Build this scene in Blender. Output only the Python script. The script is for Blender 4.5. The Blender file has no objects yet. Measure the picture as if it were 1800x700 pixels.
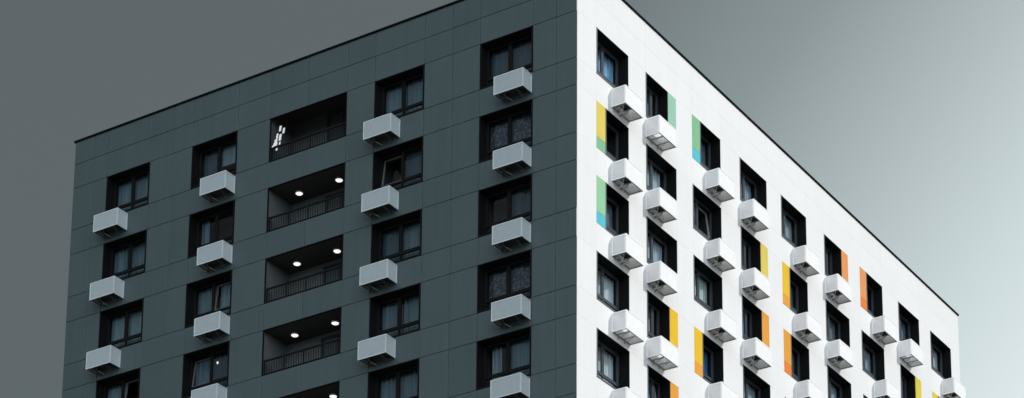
import bpy, math, random
from mathutils import Vector, Matrix
random.seed(7)
sc = bpy.context.scene
col = sc.collection
R = math.radians

# ------------------------------------------------------------------ helpers
class MB:
    """collects boxes / quads / tubes and links them as ONE mesh"""
    def __init__(s): s.v, s.f, s.m = [], [], []
    def quad(s, a, b, c, d, m=0):
        i = len(s.v); s.v += [a, b, c, d]; s.f.append((i, i+1, i+2, i+3)); s.m.append(m); return s
    def box(s, x0, x1, y0, y1, z0, z1, m=0, skip=''):
        i = len(s.v)
        s.v += [(x0,y0,z0),(x1,y0,z0),(x1,y1,z0),(x0,y1,z0),(x0,y0,z1),(x1,y0,z1),(x1,y1,z1),(x0,y1,z1)]
        F = {'b':(0,3,2,1),'t':(4,5,6,7),'f':(0,1,5,4),'r':(1,2,6,5),'k':(2,3,7,6),'l':(3,0,4,7)}
        for k, q in F.items():
            if k not in skip: s.f.append(tuple(i+j for j in q)); s.m.append(m)
        return s
    def bevbox(s, x0, x1, y0, y1, z0, z1, c, m=0):
        """box whose front (-y) edges are chamfered by c"""
        i = len(s.v)
        s.v += [(x0,y1,z0),(x1,y1,z0),(x1,y1,z1),(x0,y1,z1),
                (x0,y0+c,z0),(x1,y0+c,z0),(x1,y0+c,z1),(x0,y0+c,z1),
                (x0+c,y0,z0+c),(x1-c,y0,z0+c),(x1-c,y0,z1-c),(x0+c,y0,z1-c)]
        for q in ((0,1,5,4),(1,2,6,5),(2,3,7,6),(3,0,4,7),(4,5,9,8),(5,6,10,9),(6,7,11,10),(7,4,8,11),(8,9,10,11)):
            s.f.append(tuple(i+j for j in q)); s.m.append(m)
        return s
    def ring(s, x0, x1, z0, z1, t, y0, y1, m=0, tb=None):
        tb = t if tb is None else tb
        s.box(x0, x0+t, y0, y1, z0, z1, m); s.box(x1-t, x1, y0, y1, z0, z1, m)
        s.box(x0+t, x1-t, y0, y1, z0, z0+tb, m); s.box(x0+t, x1-t, y0, y1, z1-t, z1, m); return s
    def tube(s, pts, r, n=8, m=0):
        pts = [Vector(p) for p in pts]; rings = []
        for k, p in enumerate(pts):
            d = (pts[min(k+1, len(pts)-1)] - pts[max(k-1, 0)]).normalized()
            a = d.orthogonal().normalized(); b = d.cross(a); i = len(s.v)
            s.v += [tuple(p + r*(math.cos(2*math.pi*j/n)*a + math.sin(2*math.pi*j/n)*b)) for j in range(n)]
            rings.append(i)
        for i, k in zip(rings, rings[1:]):
            for j in range(n):
                s.f.append((i+j, i+(j+1) % n, k+(j+1) % n, k+j)); s.m.append(m)
        s.f.append(tuple(rings[0]+j for j in range(n))[::-1]); s.m.append(m)
        s.f.append(tuple(rings[-1]+j for j in range(n))); s.m.append(m)
        return s
    def disc(s, cx, cy, z0, z1, r, n=28, m=0, r1=None):
        r1 = r if r1 is None else r1
        i = len(s.v)
        for z, q in ((z0, r), (z1, r1)):
            s.v += [(cx+q*math.cos(2*math.pi*j/n), cy+q*math.sin(2*math.pi*j/n), z) for j in range(n)]
        s.f.append(tuple(i+j for j in range(n))[::-1]); s.m.append(m)
        s.f.append(tuple(i+n+j for j in range(n))); s.m.append(m)
        for j in range(n):
            s.f.append((i+j, i+(j+1) % n, i+n+(j+1) % n, i+n+j)); s.m.append(m)
        return s
    def mesh(s, name, mats):
        me = bpy.data.meshes.new(name); me.from_pydata(s.v, [], s.f)
        for m in (mats if isinstance(mats, (list, tuple)) else [mats]): me.materials.append(m)
        me.polygons.foreach_set('material_index', s.m); me.update(); return me
    def build(s, name, mats, parent=None, loc=None, rz=0):
        return link(name, s.mesh(name, mats), parent, loc, rz)

def link(name, me, parent=None, loc=None, rz=0):
    o = bpy.data.objects.new(name, me); col.objects.link(o)
    if parent: o.parent = parent
    if loc: o.location = loc
    if rz: o.rotation_euler = (0, 0, rz)
    return o

def empty(name, loc, rz=0, parent=None):
    o = bpy.data.objects.new(name, None); o.empty_display_size = .2; col.objects.link(o)
    o.location = loc; o.rotation_euler = (0, 0, rz)
    if parent: o.parent = parent
    return o

def tag(o, label, cat, group=None):
    o['label'] = label; o['category'] = cat
    if group: o['group'] = group

def copy_tree(o, parent=None):
    c = o.copy(); col.objects.link(c); c.parent = parent
    for ch in o.children: copy_tree(ch, c)
    return c

# ------------------------------------------------------------------ materials
def newmat(name):
    m = bpy.data.materials.new(name); m.use_nodes = True
    nt = m.node_tree; b = nt.nodes['Principled BSDF']; return m, nt, b

def solid(name, c, rough=.6, spec=.5, metal=0., noise=0., nscale=6., bump=0.):
    m, nt, b = newmat(name)
    b.inputs['Base Color'].default_value = (*c, 1); b.inputs['Roughness'].default_value = rough
    b.inputs['Specular IOR Level'].default_value = spec; b.inputs['Metallic'].default_value = metal
    if noise:
        tc = nt.nodes.new('ShaderNodeNewGeometry'); n = nt.nodes.new('ShaderNodeTexNoise')
        n.inputs['Scale'].default_value = nscale; n.inputs['Detail'].default_value = 6
        nt.links.new(tc.outputs['Position'], n.inputs['Vector'])
        mr = nt.nodes.new('ShaderNodeMapRange'); mr.inputs[3].default_value = 1-noise; mr.inputs[4].default_value = 1+noise
        mr.inputs[1].default_value = .3; mr.inputs[2].default_value = .7
        nt.links.new(n.outputs['Fac'], mr.inputs[0])
        mx = nt.nodes.new('ShaderNodeVectorMath'); mx.operation = 'SCALE'; mx.inputs[0].default_value = c
        nt.links.new(mr.outputs[0], mx.inputs['Scale']); nt.links.new(mx.outputs[0], b.inputs['Base Color'])
    return m

def cladding(name, c, isl, stain, streak, rough, spec, tint=None):
    """painted fibre-cement panels: each panel a slightly different tone, faint dirt streaks below the joints"""
    m, nt, b = newmat(name); L = nt.links.new
    b.inputs['Roughness'].default_value = rough; b.inputs['Specular IOR Level'].default_value = spec
    g = nt.nodes.new('ShaderNodeNewGeometry')
    a = nt.nodes.new('ShaderNodeMapRange'); a.inputs[3].default_value = 1-isl; a.inputs[4].default_value = 1+isl
    L(g.outputs['Random Per Island'], a.inputs[0])
    n = nt.nodes.new('ShaderNodeTexNoise'); n.inputs['Scale'].default_value = .55; n.inputs['Detail'].default_value = 7
    n.inputs['Roughness'].default_value = .62
    L(g.outputs['Position'], n.inputs['Vector'])
    a2 = nt.nodes.new('ShaderNodeMapRange'); a2.inputs[1].default_value = .3; a2.inputs[2].default_value = .7
    a2.inputs[3].default_value = 1-stain; a2.inputs[4].default_value = 1+stain
    L(n.outputs['Fac'], a2.inputs[0])
    mp = nt.nodes.new('ShaderNodeMapping'); mp.inputs['Scale'].default_value = (5.5, 5.5, .22)
    L(g.outputs['Position'], mp.inputs['Vector'])
    n2 = nt.nodes.new('ShaderNodeTexNoise'); n2.inputs['Scale'].default_value = 1.; n2.inputs['Detail'].default_value = 5
    L(mp.outputs[0], n2.inputs['Vector'])
    a3 = nt.nodes.new('ShaderNodeMapRange'); a3.inputs[1].default_value = .45; a3.inputs[2].default_value = .8
    a3.inputs[3].default_value = 1.; a3.inputs[4].default_value = 1-streak
    L(n2.outputs['Fac'], a3.inputs[0])
    k1 = nt.nodes.new('ShaderNodeMath'); k1.operation = 'MULTIPLY'; L(a.outputs[0], k1.inputs[0]); L(a2.outputs[0], k1.inputs[1])
    k2 = nt.nodes.new('ShaderNodeMath'); k2.operation = 'MULTIPLY'; L(k1.outputs[0], k2.inputs[0]); L(a3.outputs[0], k2.inputs[1])
    base = nt.nodes.new('ShaderNodeMix'); base.data_type = 'RGBA'
    base.inputs[6].default_value = (*c, 1); base.inputs[7].default_value = (*(tint or c), 1)
    L(n.outputs['Color'], base.inputs[0]) if False else L(n2.outputs['Fac'], base.inputs[0])
    s = nt.nodes.new('ShaderNodeVectorMath'); s.operation = 'SCALE'
    L(base.outputs[2], s.inputs[0]); L(k2.outputs[0], s.inputs['Scale']); L(s.outputs[0], b.inputs['Base Color'])
    fb = nt.nodes.new('ShaderNodeTexNoise'); fb.inputs['Scale'].default_value = 1.3; L(g.outputs['Position'], fb.inputs['Vector'])
    bp = nt.nodes.new('ShaderNodeBump'); bp.inputs['Strength'].default_value = .08; bp.inputs['Distance'].default_value = .05
    L(fb.outputs['Fac'], bp.inputs['Height']); L(bp.outputs[0], b.inputs['Normal'])
    return m

def perforated(name, c, open_):
    """finely perforated sheet: the holes are far below a pixel, so a share of the light passes"""
    m, nt, b = newmat(name); L = nt.links.new
    b.inputs['Roughness'].default_value = .55; b.inputs['Specular IOR Level'].default_value = .3
    g = nt.nodes.new('ShaderNodeTexCoord')
    n = nt.nodes.new('ShaderNodeTexNoise'); n.inputs['Scale'].default_value = 5.; n.inputs['Detail'].default_value = 6
    oi = nt.nodes.new('ShaderNodeObjectInfo')
    ad = nt.nodes.new('ShaderNodeVectorMath'); ad.operation = 'ADD'
    sc_ = nt.nodes.new('ShaderNodeMath'); sc_.operation = 'MULTIPLY'; sc_.inputs[1].default_value = 50
    L(oi.outputs['Random'], sc_.inputs[0]); L(g.outputs['Object'], ad.inputs[0]); L(sc_.outputs[0], ad.inputs[1]); L(ad.outputs[0], n.inputs['Vector'])
    a = nt.nodes.new('ShaderNodeMapRange'); a.inputs[1].default_value = .3; a.inputs[2].default_value = .7
    a.inputs[3].default_value = .955; a.inputs[4].default_value = 1.02; L(n.outputs['Fac'], a.inputs[0])
    s = nt.nodes.new('ShaderNodeVectorMath'); s.operation = 'SCALE'; s.inputs[0].default_value = c
    L(a.outputs[0], s.inputs['Scale']); L(s.outputs[0], b.inputs['Base Color'])
    t = nt.nodes.new('ShaderNodeBsdfTransparent'); mx = nt.nodes.new('ShaderNodeMixShader')
    mx.inputs[0].default_value = open_
    L(b.outputs[0], mx.inputs[1]); L(t.outputs[0], mx.inputs[2]); L(mx.outputs[0], nt.nodes['Material Output'].inputs[0])
    return m

def glass(name, tint):
    m = bpy.data.materials.new(name); m.use_nodes = True; nt = m.node_tree; nt.nodes.clear(); L = nt.links.new
    out = nt.nodes.new('ShaderNodeOutputMaterial'); t = nt.nodes.new('ShaderNodeBsdfTransparent'); t.inputs[0].default_value = (*tint, 1)
    gl = nt.nodes.new('ShaderNodeBsdfGlossy'); gl.inputs['Roughness'].default_value = .03
    # Schlick reflectance for a thin sheet, the same from both sides
    gg = nt.nodes.new('ShaderNodeNewGeometry'); dd = nt.nodes.new('ShaderNodeVectorMath'); dd.operation = 'DOT_PRODUCT'
    L(gg.outputs['Incoming'], dd.inputs[0]); L(gg.outputs['True Normal'], dd.inputs[1])
    def mth(op, a, b=None):
        q = nt.nodes.new('ShaderNodeMath'); q.operation = op
        for i, v in enumerate((a, b)):
            if v is None: continue
            if isinstance(v, (int, float)): q.inputs[i].default_value = v
            else: L(v, q.inputs[i])
        return q.outputs[0]
    fres = mth('ADD', mth('MULTIPLY', mth('POWER', mth('SUBTRACT', 1.0, mth('ABSOLUTE', dd.outputs['Value'])), 5.0), .92), .075)
    n = nt.nodes.new('ShaderNodeTexNoise'); n.inputs['Scale'].default_value = .9
    g = nt.nodes.new('ShaderNodeNewGeometry'); L(g.outputs['Position'], n.inputs['Vector'])
    bp = nt.nodes.new('ShaderNodeBump'); bp.inputs['Strength'].default_value = .04; L(n.outputs['Fac'], bp.inputs['Height'])
    L(bp.outputs[0], gl.inputs['Normal'])
    mx = nt.nodes.new('ShaderNodeMixShader'); L(fres, mx.inputs[0]); L(t.outputs[0], mx.inputs[1]); L(gl.outputs[0], mx.inputs[2])
    L(mx.outputs[0], out.inputs[0]); return m

def emit(name, c, s):
    m = bpy.data.materials.new(name); m.use_nodes = True; nt = m.node_tree; nt.nodes.clear()
    out = nt.nodes.new('ShaderNodeOutputMaterial'); e = nt.nodes.new('ShaderNodeEmission')
    e.inputs[0].default_value = (*c, 1); e.inputs[1].default_value = s; nt.links.new(e.outputs[0], out.inputs[0]); return m

def cloth(name, c, lace=False):
    m, nt, b = newmat(name); L = nt.links.new
    b.inputs['Roughness'].default_value = .9; b.inputs['Specular IOR Level'].default_value = .1
    tc = nt.nodes.new('ShaderNodeTexCoord')
    if lace:
        n = nt.nodes.new('ShaderNodeTexVoronoi'); n.inputs['Scale'].default_value = 9; o = n.outputs['Distance']
        L(tc.outputs['Object'], n.inputs['Vector'])
        lo, hi, a0, a1 = .1, .6, 1.5, .5
    else:
        mp = nt.nodes.new('ShaderNodeMapping'); mp.inputs['Scale'].default_value = (7, 7, .3); L(tc.outputs['Object'], mp.inputs['Vector'])
        n = nt.nodes.new('ShaderNodeTexNoise'); n.inputs['Scale'].default_value = 1; n.inputs['Detail'].default_value = 5
        L(mp.outputs[0], n.inputs['Vector']); o = n.outputs['Fac']
        lo, hi, a0, a1 = .3, .7, .78, 1.18
    a = nt.nodes.new('ShaderNodeMapRange'); a.inputs[1].default_value = lo; a.inputs[2].default_value = hi
    a.inputs[3].default_value = a0; a.inputs[4].default_value = a1; L(o, a.inputs[0])
    s = nt.nodes.new('ShaderNodeVectorMath'); s.operation = 'SCALE'; s.inputs[0].default_value = c
    L(a.outputs[0], s.inputs['Scale']); L(s.outputs[0], b.inputs['Base Color'])
    return m

M = {}
M['dark_wall'] = cladding('dark grey cladding', (.068, .097, .103), .045, .05, .09, .34, .5, (.061, .089, .091))
M['white_wall'] = cladding('white cladding', (.785, .785, .78), .012, .012, .03, .55, .3)
M['groove_dark'] = solid('dark joint', (.04, .056, .06), .8)
M['groove_white'] = solid('light joint', (.785, .785, .78), .8)
M['cap'] = solid('black coping metal', (.004, .0045, .005), .7, .05)
M['roof'] = solid('roof membrane', (.08, .08, .08), .9, noise=.15)
M['plain'] = solid('rear render', (.3, .32, .33), .8, noise=.06, nscale=.8)
M['lining'] = solid('black reveal metal', (.008, .0085, .009), .6, .06)
M['lip'] = solid('slate flashing', (.075, .09, .105), .4, .5)
M['frame_dark'] = solid('dark brown window frame', (.010, .0105, .011), .6, .06)
M['frame_slate'] = solid('slate window frame', (.05, .06, .07), .4, .3)
M['frame_mid'] = solid('grey sash edge', (.12, .115, .11), .5, .3)  # shaded copy of the tilted sash edge, for the dark wall
M['frame_pale'] = solid('pale sash edge', (.36, .35, .34), .5, .4)  # sunlit copy of it, paler for the white wall
M['room'] = solid('dim room', (.05, .05, .053), .9)
M['glass'] = glass('window glass', (.82, .88, .9))
M['rim'] = solid('white sheet edge', (.86, .87, .87), .45, .4)
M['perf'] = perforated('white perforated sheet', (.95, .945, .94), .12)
M['perf_side'] = perforated('white perforated side sheet', (.79, .785, .78), .24)  # sides coloured darker than the fronts, as if shaded
M['perf_grey'] = perforated('grey perforated sheet', (.43, .485, .505), .12)  # copy of the white sheet, greyed for the dark wall's shade
M['perf_grey_side'] = perforated('pale grey perforated sheet', (.58, .645, .67), .12)  # side copy kept lighter than its front, as the light falls there
M['rim_grey'] = solid('grey sheet edge', (.58, .64, .66), .5, .3)  # white rim darkened likewise for the shaded baskets
M['bracket'] = solid('galvanised steel', (.42, .415, .41), .45, .5, .35, noise=.12, nscale=9)
M['frame_steel'] = solid('grey painted steel', (.28, .275, .27), .5)
M['steel_dark'] = solid('dark painted steel', (.12, .12, .12), .5)  # basket steel darkened to carry the shade on the dark wall
M['unit'] = solid('air conditioner casing', (.45, .445, .43), .5, .4, noise=.06)
M['unit_under'] = solid('air conditioner base', (.05, .049, .047), .6, .3, noise=.2, nscale=12)  # underside coloured far darker than the casing to deepen its shade
M['hose'] = solid('white pipe lagging', (.8, .8, .78), .5)
M['hose_grey'] = solid('grey pipe lagging', (.20, .205, .20), .6)  # white lagging darkened where the baskets hang in shade
M['loggia_lit'] = solid('lighter loggia plaster', (.088, .102, .103), .85, noise=.06)  # loggia plaster lightened for the daylight in the lower loggias
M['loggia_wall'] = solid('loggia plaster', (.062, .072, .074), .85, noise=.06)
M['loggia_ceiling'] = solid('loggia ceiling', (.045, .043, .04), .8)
M['rail'] = solid('black railing steel', (.008, .009, .010), .55, .15)
M['door'] = solid('dark door frame', (.02, .022, .024), .4)
M['lamp'] = emit('lit lamp glass', (1, .985, .95), 1.15)
M['lamp_rim'] = solid('lamp rim', (.5, .5, .48), .4)
M['bulb'] = emit('small lit bulb', (1, .96, .9), 1.3)
PC = {'yellow': (.70, .56, .10), 'lemon': (.68, .56, .04), 'gold': (.78, .48, .015), 'green': (.29, .54, .40), 'mint': (.29, .57, .34),
      'leaf': (.21, .48, .26), 'cyan': (.084, .50, .60), 'orange': (.75, .33, .04), 'amber': (.75, .32, .035), 'peach': (.74, .29, .09), 'deep': (.76, .20, .02)}
for k, c in PC.items(): M['p_'+k] = solid(k+' panel paint', c, .55, .15, noise=.03, nscale=1.5)
CU = {'sheer': (.34, .42, .47), 'pale': (.50, .58, .62), 'dim': (.17, .21, .25), 'white': (.62, .66, .68), 'blue': (.08, .22, .50), 'sky': (.26, .48, .66),  # the sky tint puts a sky reflection into the cloth colour
      'grey': (.36, .36, .37), 'mintc': (.52, .62, .60)}
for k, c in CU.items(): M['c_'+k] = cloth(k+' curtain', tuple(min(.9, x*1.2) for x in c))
for k, c in CU.items(): M['d_'+k] = cloth(k+' net curtain', (c[0]*.30, c[1]*.36, c[2]*.37))  # same cloths darkened, the dark wall's shade put into their colour
M['c_lace'] = M['d_lace'] = cloth('lace curtain', (.085, .10, .125), True)  # lace tone lowered too, for the shade on the dark wall

# ------------------------------------------------------------------ layout (metres; the street corner of the block is x=0, y=0)
ZS = 58.64                                        # height of the datum the levels below are measured from
ROOF = ZS - .933
PAR = ZS - 1.985
def ztop(f): return ZS - 3.068 - 3*(f-1)
def zbot(f): return ZS - 4.963 - 3*(f-1)
WH = 1.895
XL = [(-22.472, -20.187), (-17.992, -15.699), (-14.072, -10.354), (-9.039, -6.740), (-4.225, -1.908)]
XEND = -24.314
YR = [(1.317, 3.602), (4.868, 7.161), (8.407, 10.692), (12.276, 14.570), (15.822, 18.100), (19.740, 22.010), (23.170, 25.436), (27.060, 29.260), (30.469, 32.754)]
YEND = 33.729
nL = [4, 4, 5, 5, 5]
nR = [5, 5, 4, 4, 4, 3, 3, 2, 2]
PW = .622                                         # width of a colour panel
PANEL = {(1,2): ('l','yellow','leaf'), (1,3): ('l','mint','cyan'), (2,1): ('r','green','green'), (3,1): ('l','leaf','cyan'),
         (4,2): ('r','yellow','yellow'), (4,3): ('r','orange','orange'), (5,2): ('l','gold','orange'), (5,3): ('l','amber','deep'),
         (6,1): ('r','peach','peach'), (7,1): ('l','peach','deep'), (2,4): ('r','gold','gold'), (2,5): ('r','orange','orange'),
         (3,4): ('l','gold','orange'), (8,2): ('r','lemon','lemon'), (9,2): ('l','lemon','yellow')}

bld = empty('apartment_building', (0, 0, 0))
tag(bld, 'tall corner apartment block with one dark panelled wall and one bright white wall', 'apartment building')

# ------------------------------------------------------------------ facades
def facade(name, us, zs, holes, mats, rz, label, g=.009):
    """panels with open joints in front of a backing; local x runs along the wall, local +y goes into the building"""
    mb = MB()
    def inside(u, z): return any(a < u < b and c < z < d for a, b, c, d in holes)
    for u0, u1 in zip(us, us[1:]):
        for z0, z1 in zip(zs, zs[1:]):
            if inside((u0+u1)/2, (z0+z1)/2): continue
            jit = random.uniform(-.0015, .0015) if g > .005 else 0
            mb.bevbox(u0+g, u1-g, jit, .03, z0+g, z1-g, .005 if g > .005 else .001)
            mb.quad((u0, .031, z0), (u1, .031, z0), (u1, .031, z1), (u0, .031, z1), 1)
    o = mb.build(name, mats, bld, (0, 0, 0), rz); o['label'] = label; return o

zs = [0.0]
for f in range(19, 0, -1):
    for z in (zbot(f), ztop(f)):
        if z > 1.0: zs.append(z)
zs += [PAR, ROOF]
us = [XEND, -23.24]
for i, (a, b) in enumerate(XL):
    us += [a] + ([-12.21] if i == 2 else []) + [b]
    if i == 0: us.append(-19.0)
    if i == 3: us.append(-5.46)
us += [-.9, 0.0]
holesL = [(a, b, zbot(f), ztop(f)) for (a, b), n in zip(XL, nL) for f in range(1, n+1)]
facade('facade', us, zs, holesL, [M['dark_wall'], M['groove_dark']], 0, 'dark grey panelled wall in shade')
us = [0.0]
for a, b in YR: us += [a, b]
us += [YEND]
holesR = [(a, b, zbot(f), ztop(f)) for (a, b), n in zip(YR, nR) for f in range(1, n+1)]
facade('facade', us, zs, holesR, [M['white_wall'], M['groove_white']], R(90), 'bright white sunlit wall', .0012)
mb = MB()
mb.quad((XEND, .03, 0), (XEND, YEND, 0), (XEND, YEND, ROOF), (XEND, .03, ROOF))
mb.quad((XEND, YEND, 0), (-.03, YEND, 0), (-.03, YEND, ROOF), (XEND, YEND, ROOF))
mb.build('rear_wall', M['plain'], bld)
MB().box(XEND+.3, -.3, .3, YEND-.3, ROOF-.6, ROOF-.35).build('roof', M['roof'], bld)
mb = MB(); e = .05
mb.box(XEND-e, e, -e, .35, ROOF-.04, ROOF+.035); mb.box(-.35, e, .35, YEND+e, ROOF-.04, ROOF+.035)
mb.box(XEND-e, -.35, YEND-.35, YEND+e, ROOF-.04, ROOF+.035); mb.box(XEND-e, XEND+.35, .35, YEND-.35, ROOF-.04, ROOF+.035)
mb.build('parapet_coping', M['cap'], bld)

# ------------------------------------------------------------------ windows
DEP = .45
def curtain_mb(u0, u1, z0, z1, w, amp, wl, ph):
    mb = MB(); n = max(8, int((u1-u0)/.035)); k = len(mb.v)
    for i in range(n+1):
        u = u0 + (u1-u0)*i/n
        y = w + amp*math.sin(2*math.pi*u/wl+ph) + .5*amp*math.sin(2*math.pi*u/(wl*.43)+2*ph)
        mb.v += [(u, y, z0), (u, y + .3*amp*math.sin(5*u+ph), z1)]
    for i in range(n):
        mb.f.append((2*i, 2*i+2, 2*i+3, 2*i+1)); mb.m.append(0)
    return mb

def window(dark, W, m, spec, loc, rz, tilt=None, lip='lrb', inner=None, label=None):
    """spec: one entry for each upper pane: (cloth key, kind)"""
    fm = M['frame_dark'] if dark else M['frame_slate']
    lm = M['lining'] if dark else M['lip']
    t = .03
    mb = MB()
    mb.box(0, t, .004, DEP+.1, 0, WH); mb.box(W-t, W, .004, DEP+.1, 0, WH)
    mb.box(t, W-t, .004, DEP+.1, WH-t, WH); mb.box(t, W-t, .004, DEP+.1, 0, t)
    L = .055
    if 'l' in lip: mb.box(0, L, -.014, .003, 0, WH, 1)
    if 'r' in lip: mb.box(W-L, W, -.014, .003, 0, WH, 1)
    a = L if 'l' in lip else 0; b = W-L if 'r' in lip else W
    mb.box(a, b, -.016, .003, 0, L+.012, 1)
    win = mb.build('window', [M['lining'], lm], bld, loc, rz)
    if label: win['label'] = label
    zt = .60                                        # transom height
    mb = MB(); F = .05
    mb.ring(t, W-t, t, WH-t, F, DEP-.03, DEP+.05)
    mb.box(m-.032, m+.032, DEP-.025, DEP+.05, t+F, WH-t-F)
    mb.box(t+F, m-.033, DEP-.028, DEP+.05, zt-.04, zt+.04); mb.box(m+.033, W-t-F, DEP-.028, DEP+.05, zt-.04, zt+.04)
    mb.build('frame', fm, win)
    bays = [(t+F, m-.034), (m+.034, W-t-F)]
    for k, (a, b) in enumerate(bays):
        z0, z1 = zt+.042, WH-t-F-.002
        mb = MB(); mb.ring(a+.002, b-.002, z0, z1, .046, -.02, .045)
        s = mb.build('sash', [fm if not (tilt == k) else M['frame_mid' if dark else 'frame_pale']], win, (0, DEP, 0))
        gl = MB().quad((a+.044, .012, z0+.044), (b-.044, .012, z0+.044), (b-.044, .012, z1-.044), (a+.044, .012, z1-.044)).build('pane', M['glass'], win, (0, DEP, 0))
        if tilt == k:
            # bottom-hung tilt: the top of the sash leans into the room
            for o in (s, gl):
                o.rotation_euler = (R(-7.5), 0, 0); o.location = (0, DEP+.03 + z0*math.sin(R(7.5))*-1, z0*(1-math.cos(R(7.5))))
        MB().quad((a, DEP+.01, t+F), (b, DEP+.01, t+F), (b, DEP+.01, zt-.042), (a, DEP+.01, zt-.042)).build('pane', M['glass'], win)
    # net curtains and blinds behind the glass
    for (a, b), sp in zip(bays, spec):
        if not sp: continue
        c, kind = sp[0], sp[1]; ph = random.uniform(0, 6)
        u0, u1 = a-.03, b+.03
        if len(sp) > 2: u0, u1 = a + (b-a)*sp[2], a + (b-a)*sp[3]
        z0 = .06
        if kind == 'p': cm = curtain_mb(u0, u1, z0, WH-.04, DEP+.24, .035, random.uniform(.17, .24), ph)
        elif kind == 'h': cm = curtain_mb(u0, u1, WH*.52, WH-.04, DEP+.20, .002, .8, ph)
        else: cm = curtain_mb(u0, u1, z0, WH-.04, DEP+.22, .012, .4, ph)
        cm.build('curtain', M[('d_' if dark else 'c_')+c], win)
    mb = MB(); a, b, y0, y1, z0, z1 = -.1, W+.1, DEP+.06, DEP+1.2, -.1, WH+.1
    mb.quad((a,y1,z0),(b,y1,z0),(b,y1,z1),(a,y1,z1)); mb.quad((a,y0,z0),(a,y1,z0),(a,y1,z1),(a,y0,z1)); mb.quad((b,y0,z0),(b,y1,z0),(b,y1,z1),(b,y0,z1))
    mb.quad((a,y0,z0),(b,y0,z0),(b,y1,z0),(a,y1,z0)); mb.quad((a,y0,z1),(b,y0,z1),(b,y1,z1),(a,y1,z1))
    mb.build('room_interior', M['room'], win)
    return win

s = lambda c='sheer': (c, 's')
p = lambda c='sheer': (c, 'p')
SP = {(1,1): (s(), s(), None), (1,2): (p(), p(), None), (1,3): (s('pale'), s('pale'), None), (1,4): (p('pale'), ('dim','p',.45,1.03), 1),
      (2,1): (s('dim'), ('pale','h'), None), (2,2): (('sheer','p',.0,.45), None, None), (2,3): (s(), ('pale','p',.1,.55), 1), (2,4): (p(), p('dim'), 0),
      (4,1): (s(), p(), None), (4,2): (None, s('dim'), 0), (4,3): (s('dim'), p(), None), (4,4): (p(), p(), None), (4,5): (p(), p(), None),
      (5,1): (s('dim'), s('dim'), None), (5,2): (s('lace'), s('lace'), None), (5,3): (None, p('dim'), None), (5,4): (s('lace'), s('lace'), None),
      (5,5): (('pale','p',.15,.6), s(), None)}
for c, ((a, b), n) in enumerate(zip(XL, nL), 1):
    if c == 3: continue
    for f in range(1, n+1):
        x, y, tl = SP[(c, f)]
        window(True, b-a, (b-a)*.45, (x, y), (a, 0, zbot(f)), 0, tl)

SR = {(1,1): (p('sky'), p('sky'), None), (1,2): (p('sheer'), None, None), (1,3): (s('pale'), s('dim'), None), (1,4): (s('pale'), p('white'), None), (1,5): (p('pale'), p('white'), None),
      (2,1): (p('pale'), s('dim'), None), (2,2): (p('white'), p('pale'), None), (2,3): (p('grey'), p('pale'), None), (2,4): (s('dim'), s('grey'), None), (2,5): (p('blue'), p('sky'), 1),
      (3,1): (None, p('dim'), None), (3,2): (s('pale'), None, 1), (3,3): (None, s('mintc'), None), (3,4): (s('blue'), s('blue'), None),
      (4,1): (p('pale'), p('sheer'), None), (4,2): (s('grey'), s('dim'), None), (4,3): (p('sheer'), p('sky'), None), (4,4): (p('pale'), s('sheer'), None),
      (5,1): (p('white'), s('sheer'), None), (5,2): (None, s('dim'), None), (5,3): (None, s('dim'), None), (5,4): (p('sheer'), None, None),
      (6,1): (s('grey'), s('dim'), None), (6,2): (p('white'), s('dim'), None), (6,3): (p('sheer'), s('sheer'), None),
      (7,1): (None, s('dim'), None), (7,2): (p('pale'), s('sheer'), None), (7,3): (s('sheer'), None, None),
      (8,1): (s('sheer'), s('dim'), None), (8,2): (p('sheer'), p('sheer'), None), (9,1): (s('sheer'), s('pale'), None), (9,2): (None, None, None)}
for c, ((a, b), n) in enumerate(zip(YR, nR), 1):
    for f in range(1, n+1):
        x, y, tl = SR[(c, f)]; W = b-a; mid = W*.5; o = 0
        pn = PANEL.get((c, f))
        if pn:
            side, up, lo = pn
            pu = 0 if side == 'l' else W-PW
            zsplit = zbot(f) + .47
            for nm, z0, z1 in ((up, zsplit+.003, ztop(f)-.006), (lo, zbot(f)+.006, zsplit-.003)):
                MB().bevbox(pu+.006, pu+PW-.006, -.008, .03, z0-zbot(f), z1-zbot(f), .004).build('colour_panel', M['p_'+nm], bld, (0, a, zbot(f)), R(90))['label'] = \
                    {'leaf':'green','mint':'light green','green':'light green','gold':'yellow','lemon':'lemon yellow','amber':'orange','peach':'light orange','deep':'deep orange','cyan':'turquoise'}.get(nm, nm) + ' colour panel beside window'
            MB().quad((pu, .032, 0), (pu+PW, .032, 0), (pu+PW, .032, WH), (pu, .032, WH)).build('panel_backing', M['groove_dark'], bld, (0, a, zbot(f)), R(90))
            if side == 'l': o = PW; mid -= PW
            W -= PW
        window(False, W, mid, (x, y), (0, a+o, zbot(f)), R(90), tl, 'l')

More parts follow.
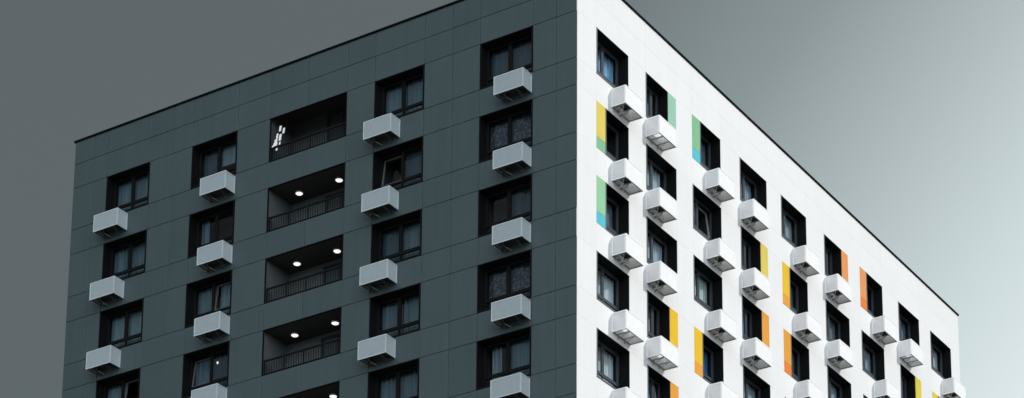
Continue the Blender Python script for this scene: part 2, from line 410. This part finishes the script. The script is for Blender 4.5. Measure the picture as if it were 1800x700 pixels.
# ------------------------------------------------------------------ loggias
LD = 1.5
la, lb = XL[2]
LW = lb-la
for f in range(1, 6):
    mb = MB(); z0, z1 = -.45, (WH + .5 if f == 1 else WH)
    mb.quad((0,.032,z0),(0,LD,z0),(0,LD,z1),(0,.032,z1)); mb.quad((LW,.032,z0),(LW,LD,z0),(LW,LD,z1),(LW,.032,z1))
    mb.quad((0,LD,z0),(LW,LD,z0),(LW,LD,z1),(0,LD,z1)); mb.quad((0,.032,z0),(LW,.032,z0),(LW,LD,z0),(0,LD,z0))
    mb.quad((0,.004,z1),(LW,.004,z1),(LW,LD,z1),(0,LD,z1), 1)
    mb.quad((0,.033,z0),(LW,.033,z0),(LW,.033,0),(0,.033,0))
    if f == 1: mb.quad((0,.033,WH),(LW,.033,WH),(LW,.033,z1),(0,.033,z1), 1)
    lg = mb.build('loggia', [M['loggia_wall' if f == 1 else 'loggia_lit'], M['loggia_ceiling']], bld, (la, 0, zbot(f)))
    # slim black metal edge round the opening
    e = MB(); e.box(0, .03, -.012, .05, 0, WH); e.box(LW-.03, LW, -.012, .05, 0, WH); e.box(.03, LW-.03, -.012, .05, WH-.03, WH); e.box(.03, LW-.03, -.014, .08, 0, .035)
    e.build('opening_trim', M['lining'], lg)
    # railing
    r = MB(); h = .67; y0 = .10
    r.box(.03, LW-.03, y0-.03, y0+.03, h-.06, h); r.box(.03, LW-.03, y0-.012, y0+.012, .09, .115)
    nb = int((LW-.1)/.115)
    for k in range(nb+1):
        u = .05 + (LW-.1)*k/nb
        th = .02 if k % 8 == 0 else .009
        r.box(u-th, u+th, y0-th, y0+th, .036 if k % 8 == 0 else .116, h-.061)
    r.build('railing', M['rail'], lg)
    # glazed back wall: door and side window
    d = MB(); u0 = LW*.45; dt = WH + .42 if f == 1 else 1.72
    d.ring(u0, u0+.85, -.4, dt, .09, LD-.06, LD-.004); d.ring(u0+.86, LW-.12, .25, dt, .09, LD-.06, LD-.004)
    dr = d.build('balcony_door', M['door'], lg)
    g = MB()
    for q0, q1, q2 in ((u0+.09, u0+.76, -.31), (u0+.95, LW-.21, .34)): g.quad((q0, LD-.03, q2), (q1, LD-.03, q2), (q1, LD-.03, dt-.09), (q0, LD-.03, dt-.09))
    g.build('pane', M['glass'], lg)
    if f > 1:
        for k, u in enumerate((.83, 2.755)):
            if f == 5 and k == 0: continue
            t = empty('ceiling_light', (la+u, .9, ztop(f)))
            MB().disc(0, 0, -.05, -.002, .15, r1=.165).build('rim', M['lamp_rim'], t)
            MB().disc(0, 0, -.072, -.051, .12, r1=.138).build('diffuser', M['lamp'], t)
            nm = {2: 'second', 3: 'third', 4: 'fourth', 5: 'fifth'}[f]
            tag(t, f'round lit white ceiling light at the {("left","right")[k]} of the {nm} loggia from the top', 'ceiling light', 'lit lights on the loggia ceilings')

# glowing bars added for an unidentified bright patch, left end of the top loggia
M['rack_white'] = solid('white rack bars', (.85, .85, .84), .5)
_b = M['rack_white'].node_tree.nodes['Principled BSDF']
_b.inputs['Emission Color'].default_value = (1, 1, .98, 1); _b.inputs['Emission Strength'].default_value = .2  # emission imitates reflected sunlight on the bars; they are no lamp
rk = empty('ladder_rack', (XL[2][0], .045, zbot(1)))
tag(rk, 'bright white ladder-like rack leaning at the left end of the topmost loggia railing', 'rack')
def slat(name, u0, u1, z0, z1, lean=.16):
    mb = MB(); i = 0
    # each piece is a slightly leaning bar, in the local frame of the patch (z from its foot)
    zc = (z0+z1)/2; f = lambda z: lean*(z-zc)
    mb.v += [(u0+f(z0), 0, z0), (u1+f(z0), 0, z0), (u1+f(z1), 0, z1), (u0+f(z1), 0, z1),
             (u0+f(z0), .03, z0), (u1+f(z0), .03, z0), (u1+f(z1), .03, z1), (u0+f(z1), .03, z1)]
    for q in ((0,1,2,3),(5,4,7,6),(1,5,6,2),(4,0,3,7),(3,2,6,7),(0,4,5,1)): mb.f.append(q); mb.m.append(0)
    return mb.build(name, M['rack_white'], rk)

# ------------------------------------------------------------------ air conditioner baskets
BL, BD, BH = 1.28, .60, .74
def panel_mesh(name, W, pf, rim):
    """perforated sheet in a folded rim, local x 0..W, z 0..BH, 2.5 cm thick"""
    mb = MB(); mb.ring(0, W, 0, BH, .035, 0, .026); mb.box(.035, W-.035, .008, .012, .035, BH-.035, 1)
    return mb.mesh(name, [rim, pf])
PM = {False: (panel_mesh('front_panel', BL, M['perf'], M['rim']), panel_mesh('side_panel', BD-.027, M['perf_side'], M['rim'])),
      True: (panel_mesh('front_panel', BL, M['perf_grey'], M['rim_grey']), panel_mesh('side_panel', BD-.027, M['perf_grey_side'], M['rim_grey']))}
def make_basket(filled, grey):  # grey: dark-wall baskets, their shade put into the colours
    pm_front, pm_side = PM[grey]
    t = empty('air_conditioner_basket', (0, 0, 0))
    link('front_panel', pm_front, t, (0, -BD, 0))
    link('side_panel', pm_side, t, (.001, -.001, 0), R(-90))
    link('side_panel', pm_side, t, (BL-.027, -.001, 0), R(-90))
    b = MB()
    b.box(.03, BL-.03, -.045, -.012, .0, .03); b.box(.03, BL-.03, -BD+.03, -BD+.055, .004, .03)
    b.box(.03, .055, -BD+.056, -.046, .004, .03); b.box(BL-.055, BL-.03, -BD+.056, -.046, .004, .03)
    b.build('base_frame', M['steel_dark' if grey else 'frame_steel'], t)
    for u in (((.24, .9) if grey else (.16, .60)) if filled else (.42, .86)):
        k = MB(); k.box(u-.02, u+.02, -.50, -.004, .055, .095); k.box(u-.02, u+.02, -.04, -.003, -.10, .054)
        k.tube([(u, -.40, .06), (u, -.05, -.08)], .012, 6)
        k.build('bracket', M['steel_dark' if grey else 'bracket'], t)
    if filled:
        c = MB(); u0, u1, y0, y1 = .07, (1.16 if grey else .76), -.52, (-.08 if grey else -.14)
        c.box(u0, u1, y0, y1, .145, .66, 0, 'b'); c.quad((u0,y0,.145),(u0,y1,.145),(u1,y1,.145),(u1,y0,.145), 1)
        for fx in (u0+.1, u1-.1): c.box(fx-.03, fx+.03, y0+.02, y1-.02, .096, .144, 1)
        c.build('air_conditioner', [M['unit'], M['unit_under']], t)
        h = MB()
        if not grey: h.tube([(.72, -.30, .42), (.76, -.29, .36), (.775, -.27, .2), (.77, -.2, .05), (.75, -.10, .0), (.73, -.03, -.02)], .028, 8)  # extra white hose added as the bright glint under the basket
        if not grey: h.build('drain_hose', M['hose'], t); h = MB()
        h.tube([(.30, -.32, .14), (.31, -.31, .05), (.36, -.26, -.03), (.44, -.12, -.07), (.47, -.02, -.085)], .024, 8)
        h.build('drain_hose', M['hose_grey' if grey else 'hose'], t)
    return t
ORD = ['', 'top', 'second', 'third', 'fourth', 'fifth']
ORD2 = ['', 'first', 'second', 'third', 'fourth', 'fifth', 'sixth', 'seventh', 'eighth', 'ninth']
protos = {}
def basket(filled, loc, rz, label, group):
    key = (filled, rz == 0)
    if key not in protos: protos[key] = o = make_basket(*key)
    else: o = copy_tree(protos[key])
    o.location = loc; o.rotation_euler = (0, 0, rz); tag(o, label, 'air conditioner basket', group)
ZB = -.848                                        # underside of a basket against the bottom of its window
cname = {1: 'leftmost column', 2: 'column left of loggias', 4: 'column right of loggias', 5: 'column beside corner'}
LB = {1: (-22.53, 3), 2: (-15.72-BL, 4), 4: (-9.09, 4), 5: (-1.935-BL, 5)}
for c, (u, n) in LB.items():
    for f in range(1, n+1):
        w = ORD[f] if f == 1 else ORD[f]+' highest'
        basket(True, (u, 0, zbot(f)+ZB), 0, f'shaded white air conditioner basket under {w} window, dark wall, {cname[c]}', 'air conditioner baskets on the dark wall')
EMPTY = {(1,4), (2,1), (2,4), (8,1)}
RB = [2.375, 4.853, 9.44, 12.296, 16.80, 19.76, 24.29, 26.99, 31.62]
nB = [5, 4, 4, 3, 3, 3, 2, 1, 1]
for c in range(1, 10):
    for f in range(1, nB[c-1]+1):
        e = (c, f) in EMPTY
        w = ORD[f] if f == 1 else ORD[f]+' highest'
        lab = f'sunlit {"hollow " if e else ""}air conditioner basket under {w} window, {ORD2[c]} column from corner'
        basket(not e, (0, RB[c-1], zbot(f)+ZB), R(90), lab, 'air conditioner baskets on the white wall')

# pieces of the glowing bright patch
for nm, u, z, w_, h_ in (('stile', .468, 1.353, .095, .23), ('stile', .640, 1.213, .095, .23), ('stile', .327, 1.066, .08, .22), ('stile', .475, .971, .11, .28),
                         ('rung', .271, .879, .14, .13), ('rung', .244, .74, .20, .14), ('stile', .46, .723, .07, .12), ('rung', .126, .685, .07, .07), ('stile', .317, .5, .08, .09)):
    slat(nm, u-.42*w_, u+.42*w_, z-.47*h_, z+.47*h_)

# small bright lamp seen through a window
lp = empty('pendant_lamp', (-16.73, .555, zbot(4)+1.45))
tag(lp, 'tiny bright lamp glowing behind the glass of a curtained window, column left of the loggias', 'lamp')
MB().disc(0, 0, -.035, .04, .032, 12).build('bulb', M['bulb'], lp)
MB().tube([(0, 0, .051), (0, 0, .38)], .006, 6).build('cord', M['rail'], lp)

# ------------------------------------------------------------------ ground
gm = solid('paved ground', (.16, .16, .155), .95, noise=.25, nscale=.15)
g = MB().disc(0, 0, -.5, 0, 4000, 64).build('ground', gm); g['kind'] = 'structure'

# ------------------------------------------------------------------ camera
f_px, ppx, ppy, yaw, pit, rol = 4621.886, 944.202, 1501.828, -.571566, .2591104, .0052802
fw = Vector((math.sin(yaw)*math.cos(pit), math.cos(yaw)*math.cos(pit), math.sin(pit)))
rt = Vector((math.cos(yaw), -math.sin(yaw), 0)); up = rt.cross(fw)
r2 = math.cos(rol)*rt + math.sin(rol)*up; u2 = -math.sin(rol)*rt + math.cos(rol)*up
cd = bpy.data.cameras.new('camera'); cam = bpy.data.objects.new('camera', cd); col.objects.link(cam)
cam.matrix_world = Matrix(((r2.x, u2.x, -fw.x, 44.3786), (r2.y, u2.y, -fw.y, -71.3891), (r2.z, u2.z, -fw.z, ZS-56.9394), (0, 0, 0, 1)))
cd.sensor_fit = 'HORIZONTAL'; cd.sensor_width = 36; cd.lens = 36*f_px/1800
cd.shift_x = (900-ppx)/1800; cd.shift_y = (ppy-350)/1800
cd.clip_start = .5; cd.clip_end = 9000
sc.camera = cam

# ------------------------------------------------------------------ light
S = Vector((.57, .24, .38)).normalized()
el = math.asin(S.z); az = math.atan2(S.x, S.y)
sd = bpy.data.lights.new('sun', 'SUN'); sd.energy = 2.3; sd.angle = R(.53); sd.color = (1, .972, .935)
so = bpy.data.objects.new('sun', sd); col.objects.link(so); so.location = S*200
so.rotation_euler = S.to_track_quat('Z', 'Y').to_euler()

w = bpy.data.worlds.new('World'); sc.world = w; w.use_nodes = True
nt = w.node_tree; L = nt.links.new; bg = nt.nodes['Background']; bg.inputs[1].default_value = .1
sky = nt.nodes.new('ShaderNodeTexSky'); sky.sky_type = 'NISHITA'; sky.sun_disc = False
sky.sun_elevation = el; sky.sun_rotation = az; sky.air_density = 1.0; sky.dust_density = 2.0
# grey haze that clears to a bright veil towards the sunny horizon
tc = nt.nodes.new('ShaderNodeTexCoord'); dt = nt.nodes.new('ShaderNodeVectorMath'); dt.operation = 'DOT_PRODUCT'
nrm = nt.nodes.new('ShaderNodeVectorMath'); nrm.operation = 'NORMALIZE'; L(tc.outputs['Generated'], nrm.inputs[0])
n = (r2 - .8*u2).normalized()
L(nrm.outputs[0], dt.inputs[0]); dt.inputs[1].default_value = n
def sval(x, y):
    d = (fw + r2*(x-ppx)/f_px - u2*(y-ppy)/f_px).normalized(); return d.dot(n)
S0, S1 = sval(300, 0) - .35, .8
mr = nt.nodes.new('ShaderNodeMapRange'); mr.inputs[1].default_value = S0; mr.inputs[2].default_value = S1; L(dt.outputs['Value'], mr.inputs[0])
ramp = nt.nodes.new('ShaderNodeValToRGB'); L(mr.outputs[0], ramp.inputs[0])
stops = [(None, (.113,.133,.136)), (sval(880,0), (.116,.136,.139)), (sval(1130,20), (.185,.218,.222)), (sval(1400,60), (.265,.315,.32)), (sval(1800,0), (.46,.53,.53)),
         (sval(1800,400), (.64,.73,.735)), (sval(1800,700), (.755,.845,.85)), (.22, (.74,.81,.82)), (.42, (.30,.34,.36)), (.8, (.18,.21,.23))]
cr = ramp.color_ramp
while len(cr.elements) < len(stops): cr.elements.new(.5)
for e_, (sv, c) in zip(cr.elements, stops):
    e_.position = 0 if sv is None else (sv-S0)/(S1-S0); e_.color = (*c, 1)
sc10 = nt.nodes.new('ShaderNodeVectorMath'); sc10.operation = 'SCALE'; sc10.inputs['Scale'].default_value = 10; L(ramp.outputs[0], sc10.inputs[0])
mx = nt.nodes.new('ShaderNodeMix'); mx.data_type = 'RGBA'; mx.inputs[0].default_value = .95
L(sky.outputs[0], mx.inputs[6]); L(sc10.outputs[0], mx.inputs[7])
# unseen bright sky lobe added behind the photographer to fill the shaded wall
bk = nt.nodes.new('ShaderNodeVectorMath'); bk.operation = 'DOT_PRODUCT'; L(nrm.outputs[0], bk.inputs[0]); bk.inputs[1].default_value = Vector((.46, -.84, .28)).normalized()
m0 = nt.nodes.new('ShaderNodeMath'); m0.operation = 'MAXIMUM'; L(bk.outputs['Value'], m0.inputs[0]); m0.inputs[1].default_value = 0
m1 = nt.nodes.new('ShaderNodeMath'); m1.operation = 'POWER'; L(m0.outputs[0], m1.inputs[0]); m1.inputs[1].default_value = 6
cl = nt.nodes.new('ShaderNodeVectorMath'); cl.operation = 'SCALE'; cl.inputs[0].default_value = (26.5, 29, 32); L(m1.outputs[0], cl.inputs['Scale'])
ad = nt.nodes.new('ShaderNodeVectorMath'); ad.operation = 'ADD'; L(mx.outputs[2], ad.inputs[0]); L(cl.outputs[0], ad.inputs[1]); L(ad.outputs[0], bg.inputs[0])

# ------------------------------------------------------------------ render settings
sc.render.engine = 'CYCLES'
sc.view_settings.view_transform = 'Standard'; sc.view_settings.look = 'None'; sc.view_settings.exposure = 0
sc.cycles.use_denoising = True
sc.cycles.max_bounces = 8; sc.cycles.transparent_max_bounces = 12
